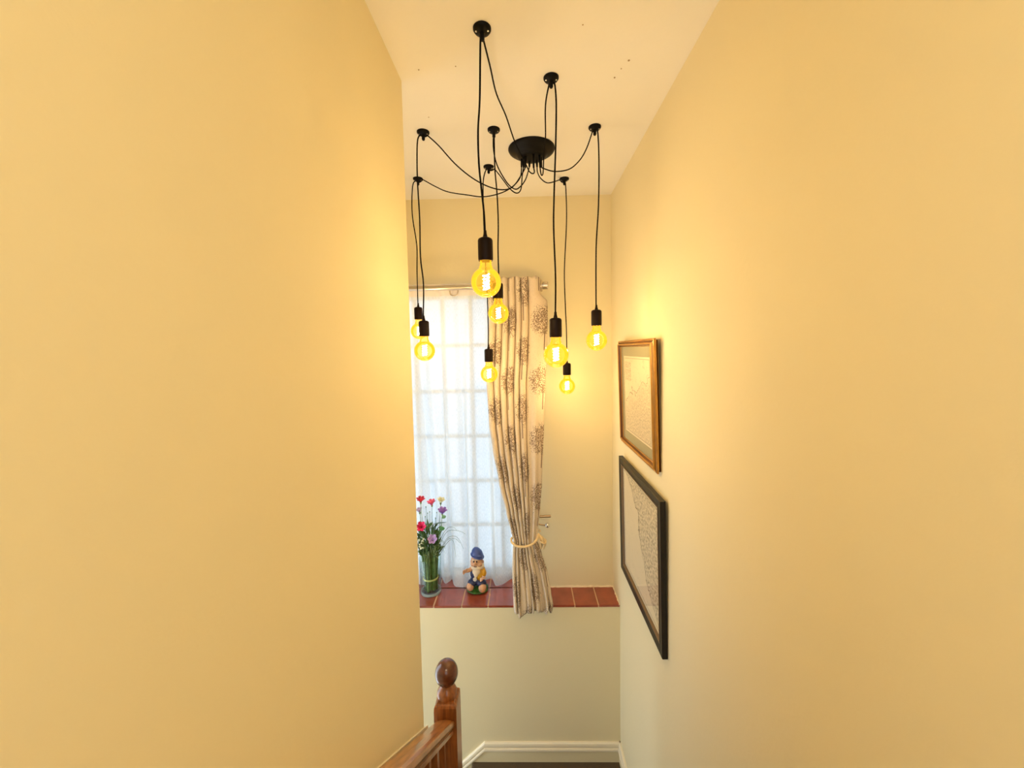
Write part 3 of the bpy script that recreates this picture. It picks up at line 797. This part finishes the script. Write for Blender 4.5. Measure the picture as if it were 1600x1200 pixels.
for (hx_, hy_), swag, drop, top, key in PEND:
    # grip under the canopy
    tip = Vector(swag[0]); base = Vector((CC[0] + (tip.x - CC[0]) * .95, CC[1] + (tip.y - CC[1]) * .8, CEIL - .037))
    bm = NB(); add_tube(bm, [base, base.lerp(tip, .5), tip + (tip - base) * .1], lambda t: .0062 - .0022 * t, 10, 3); link('cord_grip', bm, M['black'], canopy, True)
    hook = NB()
    add_lathe(hook, [(.0255, CEIL), (.0255, CEIL - .004), (.022, CEIL - .009), (.013, CEIL - .012), (.0075, CEIL - .014), (.0065, CEIL - .022), (.0065, CEIL - .030), (.004, CEIL - .034), (0, CEIL - .034)], (hx_, hy_, 0), 24)
    ho = link('ceiling_hook', hook, M['black'], lamp, True)
    for sx in (-1, 1):
        bm = NB(); add_ball(bm, (hx_ + sx * .0165, hy_ - .003, CEIL - .0105), (.0030, .0030, .0018), 10, 6); link('screw', bm, M['steel'], ho, True)
    bm = NB()
    add_tube(bm, [base] + swag, .0026, 8, 5)
    add_tube(bm, [swag[-1], ((swag[-1][0] + drop[0][0]) / 2, hy_, CEIL - .020)] + drop + [(top[0], top[1], top[2] + .006)], .0028, 8, 5)
    link('cord', bm, M['cord'], lamp, True)
    x, y, z = top
    # socket, lower end at z-.065
    bm = NB(); add_lathe(bm, [(0, z), (.014, z), (.0195, z - .003), (SR, z - .008), (SR, z - .060), (SR - .0012, z - .0655), (SR - .003, z - .0655), (SR - .004, z - .050), (0, z - .050)], (x, y, 0), 28)
    so = link('lamp_socket', bm, M['socket'], lamp, True)
    bm = NB(); add_lathe(bm, [(0, z + .021), (.0042, z + .021), (.0048, z + .012), (.0075, z + .001), (.0075, z - .001), (0, z - .001)], (x, y, 0), 14)
    link('cord_grip', bm, M['socket'], so, True)
    R_ = .0435; zc = z - .065 - .105 + R_
    pr = [(0, zc - R_)]
    for k in range(1, 15):
        a = -pi / 2 + k / 14 * radians(152); pr.append((R_ * cos(a), zc + R_ * sin(a)))
    pr += [(.0195, zc + R_ + .0005), (.0170, zc + R_ + .005), (.0165, z - .058)]
    bm = NB(); add_lathe(bm, pr, (x, y, 0), 32)
    bo = link('bulb', bm, M['amber'], lamp, True)
    # spiral filament around a short stem
    bm = NB(); pts = []
    turns = 4.5; n = 46
    for k in range(n + 1):
        t = k / n; a = t * turns * 2 * pi
        pts.append((x + .0085 * cos(a), y + .0085 * sin(a), zc + .024 - .044 * t))
    add_tube(bm, pts, .0016, 5, 1, smooth=False)
    link('filament', bm, M['filament'], bo, True)
    bm = NB(); add_lathe(bm, [(0, zc + .030), (.004, zc + .030), (.007, z - .056), (0, z - .055)], (x, y, 0), 12)
    link('glass_stem', bm, M['picture_glass'], bo, True)

# ------------------------------------------------------------------ housing added for the fill light, unseen behind the camera
ll = thing('fill_lamp', 'added round fill lamp, unseen on the ceiling behind the camera', 'ceiling light', (.05, -.55, CEIL))
bm = NB(); add_lathe(bm, [(0, CEIL), (.17, CEIL), (.17, CEIL - .03), (.155, CEIL - .05), (.150, CEIL - .05), (.150, CEIL - .03), (0, CEIL - .03)], (.05, -.55, 0), 32)
link('rim', bm, M['window_white'], ll, True)

# ------------------------------------------------------------------ vase and artificial flowers
VX, VY = -.598, 2.285
bm = NB(); z0 = SILL + .0005
add_lathe(bm, [(0, z0), (.058, z0), (.063, z0 + .004), (.0635, z0 + .10), (.067, z0 + .222), (.0655, z0 + .223), (.062, z0 + .10), (.0605, z0 + .022), (.055, z0 + .018), (0, z0 + .017)], (VX, VY, 0), 40)
vase = thing('glass_vase', 'clear glass cylinder vase on the tiled sill, holding the flowers', 'vase', (VX, VY, z0))
link('glass_wall', bm, M['glass'], vase, True)
bm = NB(); add_lathe(bm, [(.0565, z0 + .0015), (.0615, z0 + .004), (.0618, z0 + .015), (.055, z0 + .0165), (.054, z0 + .012), (.0565, z0 + .0015)], (VX, VY, 0), 36); link('thick_base', bm, M['thick_glass'], vase, True, 'thick pale glass base')
#'clear glass cylinder vase on the tiled sill, holding the flowers', 'vase')
bq = thing('flower_bunch', 'banded bunch of artificial flowers and grass standing in the glass vase', 'flowers', (VX, VY, z0 + .02))
M['stem'] = mat('green_stem', (.17, .27, .08), .6, vary=.4, scale=40)
M['stem2'] = mat('dark_green_stem', (.08, .16, .05), .6, vary=.4, scale=40)
M['blade'] = mat('pale_grass_blade', (.30, .40, .20), .6)
M['grass'] = mat('grey_green_grass', (.16, .22, .14), .6)
M['band'] = mat('raffia_band', (.66, .62, .22), .7)
rf = random.Random(11)
bm = NB(); bm2 = NB()
for i in range(90):
    a = rf.uniform(0, 2 * pi); r = .040 * math.sqrt(rf.random())
    b = NB and (bm if i % 2 else bm2)
    x0, y0 = VX + r * cos(a), VY + r * sin(a)
    sp = 1.15 + rf.uniform(0, .35)
    h = z0 + .022 + rf.uniform(.20, .33)
    add_tube(b, [(x0, y0, z0 + .021), (x0 * 1 + 0, y0, z0 + .10), (VX + r * sp * cos(a), VY + r * sp * sin(a), h)], .0026, 5, 3)
s1 = link('stems', bm, M['stem'], bq, True); s1['kind'] = 'stuff'
s2 = link('stems', bm2, M['stem2'], bq, True, 'darker stems'); s2['kind'] = 'stuff'
bm = NB(); add_lathe(bm, [(.0445, z0 + .088), (.0465, z0 + .090), (.0465, z0 + .098), (.0445, z0 + .100)], (VX, VY, 0), 32); link('band', bm, M['band'], bq, True)
# short arching blades around the rim
bm = NB()
for i in range(46):
    a = rf.uniform(0, 2 * pi); r = .035; L_ = rf.uniform(.05, .10)
    p0 = Vector((VX + r * cos(a), VY + r * sin(a), z0 + rf.uniform(.17, .25)))
    d = Vector((cos(a), sin(a), 0))
    add_tube(bm, [p0, p0 + Vector((0, 0, L_ * .8)) + d * .015, p0 + Vector((0, 0, L_)) + d * .04, p0 + Vector((0, 0, L_ * .7)) + d * .06], lambda t: .0022 * (1 - .7 * t), 4, 3, flat=.35)
o = link('arching_blades', bm, M['blade'], bq, True); o['kind'] = 'stuff'
# leafy mass above the rim
bm = NB()
for i in range(260):
    a = rf.uniform(0, 2 * pi); r = .052 * math.sqrt(rf.random()); zz = z0 + rf.uniform(.23, .40)
    c = Vector((VX + r * cos(a), VY + r * sin(a), zz)); L_ = rf.uniform(.025, .06)
    t = Vector((cos(a) * rf.uniform(.2, .9), sin(a) * rf.uniform(.2, .9), rf.uniform(.3, 1))).normalized()
    s_ = t.cross(Vector((rf.uniform(-1, 1), rf.uniform(-1, 1), .3))).normalized() * L_ * .16
    q = [c, c + t * L_ * .5 + s_, c + t * L_, c + t * L_ * .5 - s_]
    bm.faces.new([bm.verts.new(p) for p in q])
o = link('leaves', bm, mat('leaf_green', (.07, .15, .045), .6, vary=.5, scale=30), bq); o['kind'] = 'stuff'
# long grass arching to the right
for tipx, tipz, mz in ((-.375, 1.325, 1.34), (-.389, 1.232, 1.30), (-.437, 1.181, 1.275), (-.425, 1.345, 1.36), (-.41, 1.27, 1.29)):
    bm = NB()
    add_tube(bm, [(VX + .035, VY, 1.16), (VX + .07, VY - .005, mz - .07), (VX + .115, VY - .01, mz), ((VX + .115 + tipx) / 2 + .01, VY - .012, mz + .004), (tipx, VY - .015, tipz)], lambda t: .0017 * (1 - .45 * t), 5, 5)
    link('grass_blade', bm, M['grass'], bq, True)
def flower(name, c, col, kind='funnel', size=.026, tilt=(0, 0)):
    """open six-petalled funnel bloom on a calyx, at point c"""
    x, y, z = c
    bm = NB()
    bz = z - size
    add_tube(bm, [(VX + (x - VX) * .45, VY + (y - VY) * .5, 1.17), (VX + (x - VX) * .8, VY + (y - VY) * .8, (1.17 + bz) / 2), (x, y, bz - .006)], .0015, 5, 4)
    add_lathe(bm, [(0, bz - .010), (.0045, bz - .006), (.0065, bz + .004), (.004, bz + .006), (0, bz + .006)], (x, y, 0), 8)
    st = link(name, bm, M['stem'], bq, True)
    m = mat('petal', col, .55, vary=.35, scale=60)
    bm = NB(); R0 = Matrix.Rotation(tilt[0], 3, 'X') @ Matrix.Rotation(tilt[1], 3, 'Y')
    for layer in range(2):
        for k in range(6):
            a = 2 * pi * (k + .5 * layer) / 6
            d = Vector((cos(a), sin(a), 0)); s_ = Vector((-sin(a), cos(a), 0))
            o_ = size * (1.0 if layer == 0 else .62)
            rows = [(0.10, 0.0, .10), (.22, .45, .22), (.52, 1.0, .42), (.92, 1.35, .36), (1.12, 1.36, .10)]
            prev = None
            for rr_, hh, ww in rows:
                p = d * o_ * rr_ + Vector((0, 0, o_ * hh * (1 if layer == 0 else 1.3)))
                q = [R0 @ (p - s_ * o_ * ww), R0 @ (p + Vector((0, 0, -.08 * o_))), R0 @ (p + s_ * o_ * ww)]
                q = [bm.verts.new(v_ + Vector((x, y, bz))) for v_ in q]
                if prev:
                    bm.faces.new((prev[0], prev[1], q[1], q[0])); bm.faces.new((prev[1], prev[2], q[2], q[1]))
                prev = q
    pe = link('petals', bm, m, st, True); return st
fo = [('red_flower', (-.640, 2.27, 1.545), (.62, .03, .08), .024, (.3, .1), 'deep red bloom, tallest'), ('pink_flower', (-.575, 2.28, 1.522), (.78, .12, .28), .024, (.25, -.05), 'bright pink bloom'),
      ('cream_flower', (-.524, 2.29, 1.53), (.75, .78, .55), .023, (.2, .2), 'pale cream bloom'), ('purple_flower', (-.512, 2.27, 1.475), (.30, .16, .62), .026, (.3, .15), 'violet bloom'),
      ('lilac_flower', (-.650, 2.28, 1.475), (.62, .50, .80), .020, (.1, -.2), 'pale lilac bloom at the wall side'), ('magenta_flower', (-.632, 2.245, 1.405), (.72, .02, .16), .027, (.9, .1), 'magenta bloom facing the room'),
      ('lilac_flower', (-.565, 2.235, 1.328), (.48, .34, .74), .026, (.8, .1), 'lilac bloom low in the bunch')]
for n_, c_, col_, s_, t_, lb in fo:
    o = flower(n_, c_, col_, size=s_, tilt=t_); o['label'] = lb
# buds on fine stalks
for bx_, bz_ in ((-.612, 1.49), (-.603, 1.452), (-.548, 1.455), (-.590, 1.46), (-.556, 1.42), (-.618, 1.43)):
    bm = NB(); add_tube(bm, [(VX + (bx_ - VX) * .5, VY, 1.18), (bx_, VY - .005, bz_)], .0011, 5, 2); add_ball(bm, (bx_, VY - .005, bz_), (.0028, .0028, .005), 8, 6)
    link('bud', bm, M['stem2'], bq, True)
# bunch of small white florets, and round leaves
bm = NB()
for i in range(26):
    add_ball(bm, (-.633 + rf.uniform(-.012, .016), 2.235 + rf.uniform(-.008, .008), 1.285 + rf.uniform(-.03, .03)), (.0055, .0055, .004), 7, 5)
link('white_floret_spray', bm, mat('floret_white', (.80, .83, .62), .7), bq, True)['kind'] = 'stuff'
def leaf(c, L_, W_, col, yaw, pit, nm='round_leaf'):
    bm = NB(); rows = [(0, 0), (.2, .7), (.5, 1), (.8, .65), (1, 0)]; prev = None
    R0 = Matrix.Rotation(yaw, 3, 'Y') @ Matrix.Rotation(pit, 3, 'X')
    for t, w in rows:
        q = [bm.verts.new(Vector(c) + R0 @ Vector((t * L_, k * .15 * W_ * 0 + abs(k) * .12 * W_ * w, k * w * W_ / 2))) for k in (-1, 0, 1)]
        if prev:
            for k in (0, 1): bm.faces.new((prev[k], prev[k + 1], q[k + 1], q[k]))
        prev = q
    bmesh.ops.remove_doubles(bm, verts=bm.verts[:], dist=1e-5)
    add_tube(bm, [(VX + (c[0] - VX) * .5, VY, 1.2), (VX + (c[0] - VX) * .95, VY - .01, c[2] - .03), c], .0011, 4, 3)
    link(nm, bm, mat('leaf', col, .6), bq, True)
leaf((-.530, 2.25, 1.362), .038, .034, (.10, .32, .12), -.3, .3)
leaf((-.515, 2.26, 1.428), .032, .026, (.22, .45, .25), -.5, .2)
leaf((-.565, 2.25, 1.395), .085, .030, (.26, .36, .34), -.15, .9, 'long_leaf')
leaf((-.600, 2.25, 1.37), .05, .022, (.10, .22, .08), -.9, .4, 'long_leaf')
leaf((-.62, 2.25, 1.33), .05, .022, (.10, .22, .08), -2.4, .4, 'long_leaf')

# ------------------------------------------------------------------ garden gnome ornament
GX, GY, GZ = -.312, 2.292, SILL + .0008
gn = thing('garden_gnome', 'kneeling painted garden gnome with a blue cap and white beard', 'gnome', (GX, GY, GZ))
def G(x, y, z): return (GX + x, GY + y, GZ + z)
M['g_skin'] = mat('gnome_skin', (.58, .33, .20), .45, vary=.15, scale=60)
M['g_knee'] = mat('gnome_pale_skin', (.74, .50, .37), .45)
M['g_blue'] = mat('gnome_cap_blue', (.05, .09, .33), .4)
M['g_navy'] = mat('gnome_navy', (.012, .022, .095), .4)
M['g_yellow'] = mat('gnome_mustard', (.58, .31, .015), .45)
M['g_beard'] = mat('gnome_beard', (.78, .66, .50), .7, bump=.6, scale=120)
M['g_green'] = mat('gnome_grass', (.03, .12, .012), .5, vary=.6, scale=50, bump=.5)
def blob(nm, parts, m, parent, vox=.0032, label=None, tubes=()):
    bm = NB()
    for c, r, *rot in parts: add_ball(bm, G(*c), r, 18, 12, rot[0] if rot else None)
    for pts, r in tubes: add_tube(bm, [G(*p) for p in pts], r, 10, 4)
    o = link(nm, bm, m, parent, True, label)
    md = o.modifiers.new('fuse', 'REMESH'); md.mode = 'VOXEL'; md.voxel_size = vox; md.use_smooth_shade = True
    sm = o.modifiers.new('soften', 'SMOOTH'); sm.iterations = 2; sm.factor = .5
    return o
blob('grass_base', [((0, 0, .012), (.068, .055, .0115)), ((.02, .01, .022), (.045, .038, .014)), ((-.03, -.015, .014), (.032, .03, .012))], M['g_green'], gn)
RX = lambda a, ax: Matrix.Rotation(a, 3, ax)
body = blob('body', [((-.040, -.030, .046), (.0235, .026, .026)), ((.034, -.034, .040), (.0245, .027, .028)),       # knees
                     ((.000, -.003, .196), (.037, .034, .039)),                                                       # head
                     ((-.022, -.020, .182), (.016, .016, .014)), ((.018, -.022, .180), (.018, .016, .015)),           # cheeks
                     ((-.009, -.040, .188), (.0085, .0115, .0085)),                                                     # nose
                     ((-.036, .004, .183), (.006, .008, .011)), ((.037, .006, .180), (.006, .008, .011)),             # ears
                     ((0, .006, .14), (.02, .02, .03))], M['g_skin'], gn, .0030,
            tubes=[([(-.028, -.008, .150), (-.045, -.020, .142), (-.062, -.030, .145)], .0125)])
# raised hand on the left, with fingers and thumb
bm = NB(); add_ball(bm, G(-.066, -.034, .143), (.010, .007, .010), 12, 8)
for k, (dx, dz, L_) in enumerate(((-.008, .006, .013), (-.011, .001, .014), (-.010, -.004, .013), (-.007, -.008, .010))):
    add_tube(bm, [G(-.070, -.036, .143 + dz), G(-.070 + dx * .8, -.039, .143 + dz * 1.4), G(-.070 + dx * .9, -.046, .143 + dz * 1.5)], .0032, 8, 3)
add_tube(bm, [G(-.062, -.038, .150), G(-.060, -.044, .158), G(-.062, -.047, .163)], .0033, 8, 3)
link('hand', bm, M['g_skin'], body, True)
bm = NB(); add_ball(bm, G(.044, -.036, .103), (.012, .008, .009), 12, 8)
for k in range(4): add_tube(bm, [G(.042 - .002 * k, -.042, .110 - .006 * k), G(.030 - .001 * k, -.046, .107 - .006 * k), G(.024, -.042, .103 - .006 * k)], .0031, 8, 3)
add_tube(bm, [G(.045, -.043, .110), G(.040, -.048, .118), G(.034, -.048, .121)], .0032, 8, 3)
link('hand', bm, M['g_knee'], body, True, 'pale hand resting on the jacket')
bm = NB()
for x in (-.0145, .0035): add_ball(bm, G(x, -.0355, .203), (.0046, .0035, .0056), 10, 8)
link('eyes', bm, mat('gnome_eye', (.008, .004, .003), .2), body, True)
bm = NB()
for x in (-.015, .004): add_tube(bm, [G(x - .008, -.030, .2115), G(x, -.0355, .2145), G(x + .008, -.031, .2125)], .0026, 8, 3)
link('eyebrows', bm, M['g_beard'], body, True)
bm = NB(); add_tube(bm, [G(-.014, -.040, .1765), G(-.006, -.0425, .1745), G(.004, -.041, .1765)], .0022, 8, 3); link('mouth', bm, mat('gnome_mouth', (.16, .05, .03), .5), body, True)
blob('shorts', [((-.004, 0, .068), (.042, .034, .028)), ((-.030, -.018, .062), (.028, .026, .022)), ((.028, -.018, .060), (.030, .027, .022))], M['g_navy'], gn)
blob('waistcoat', [((-.010, .002, .112), (.034, .031, .042)), ((-.022, 0, .138), (.018, .020, .020))], M['g_navy'], gn, label='dark blue waistcoat side')
blob('jacket', [((.016, -.003, .108), (.033, .033, .037)), ((.026, .002, .132), (.024, .024, .024)), ((.044, -.010, .118), (.014, .018, .022))], M['g_yellow'], gn, label='mustard yellow jacket')
blob('beard', [((.000, -.022, .160), (.034, .022, .016)), ((-.002, -.028, .138), (.025, .014, .022)), ((-.004, -.033, .122), (.014, .009, .020)), ((-.024, -.006, .164), (.016, .020, .018)), ((.028, -.004, .160), (.017, .022, .020))], M['g_beard'], gn)
tl = RX(.30, 'Y')
blob('cap', [((.003, .006, .228), (.039, .038, .020), tl), ((.001, .008, .238), (.035, .034, .024), tl), ((-.003, .010, .248), (.026, .026, .020), tl)], M['g_blue'], gn)
bm = NB(); add_tube(bm, [Vector(G(.003, .004, .221)) + tl @ Vector((.0395 * cos(a), .0385 * sin(a), 0)) for a in [2 * pi * k / 28 for k in range(28)]], .0042, 8, closed=True, smooth=False)
link('cap_brim', bm, M['g_blue'], gn, True)
bm = NB(); add_lathe(bm, [(0, -.003), (.0115, -.0025), (.0125, 0), (.0115, .003), (0, .003)], (GX - .010, GY - .037, GZ + .094), 20, 'Y'); link('disc', bm, mat('gnome_disc', (.62, .60, .55), .4), gn, True, 'pale round disc at the waist')
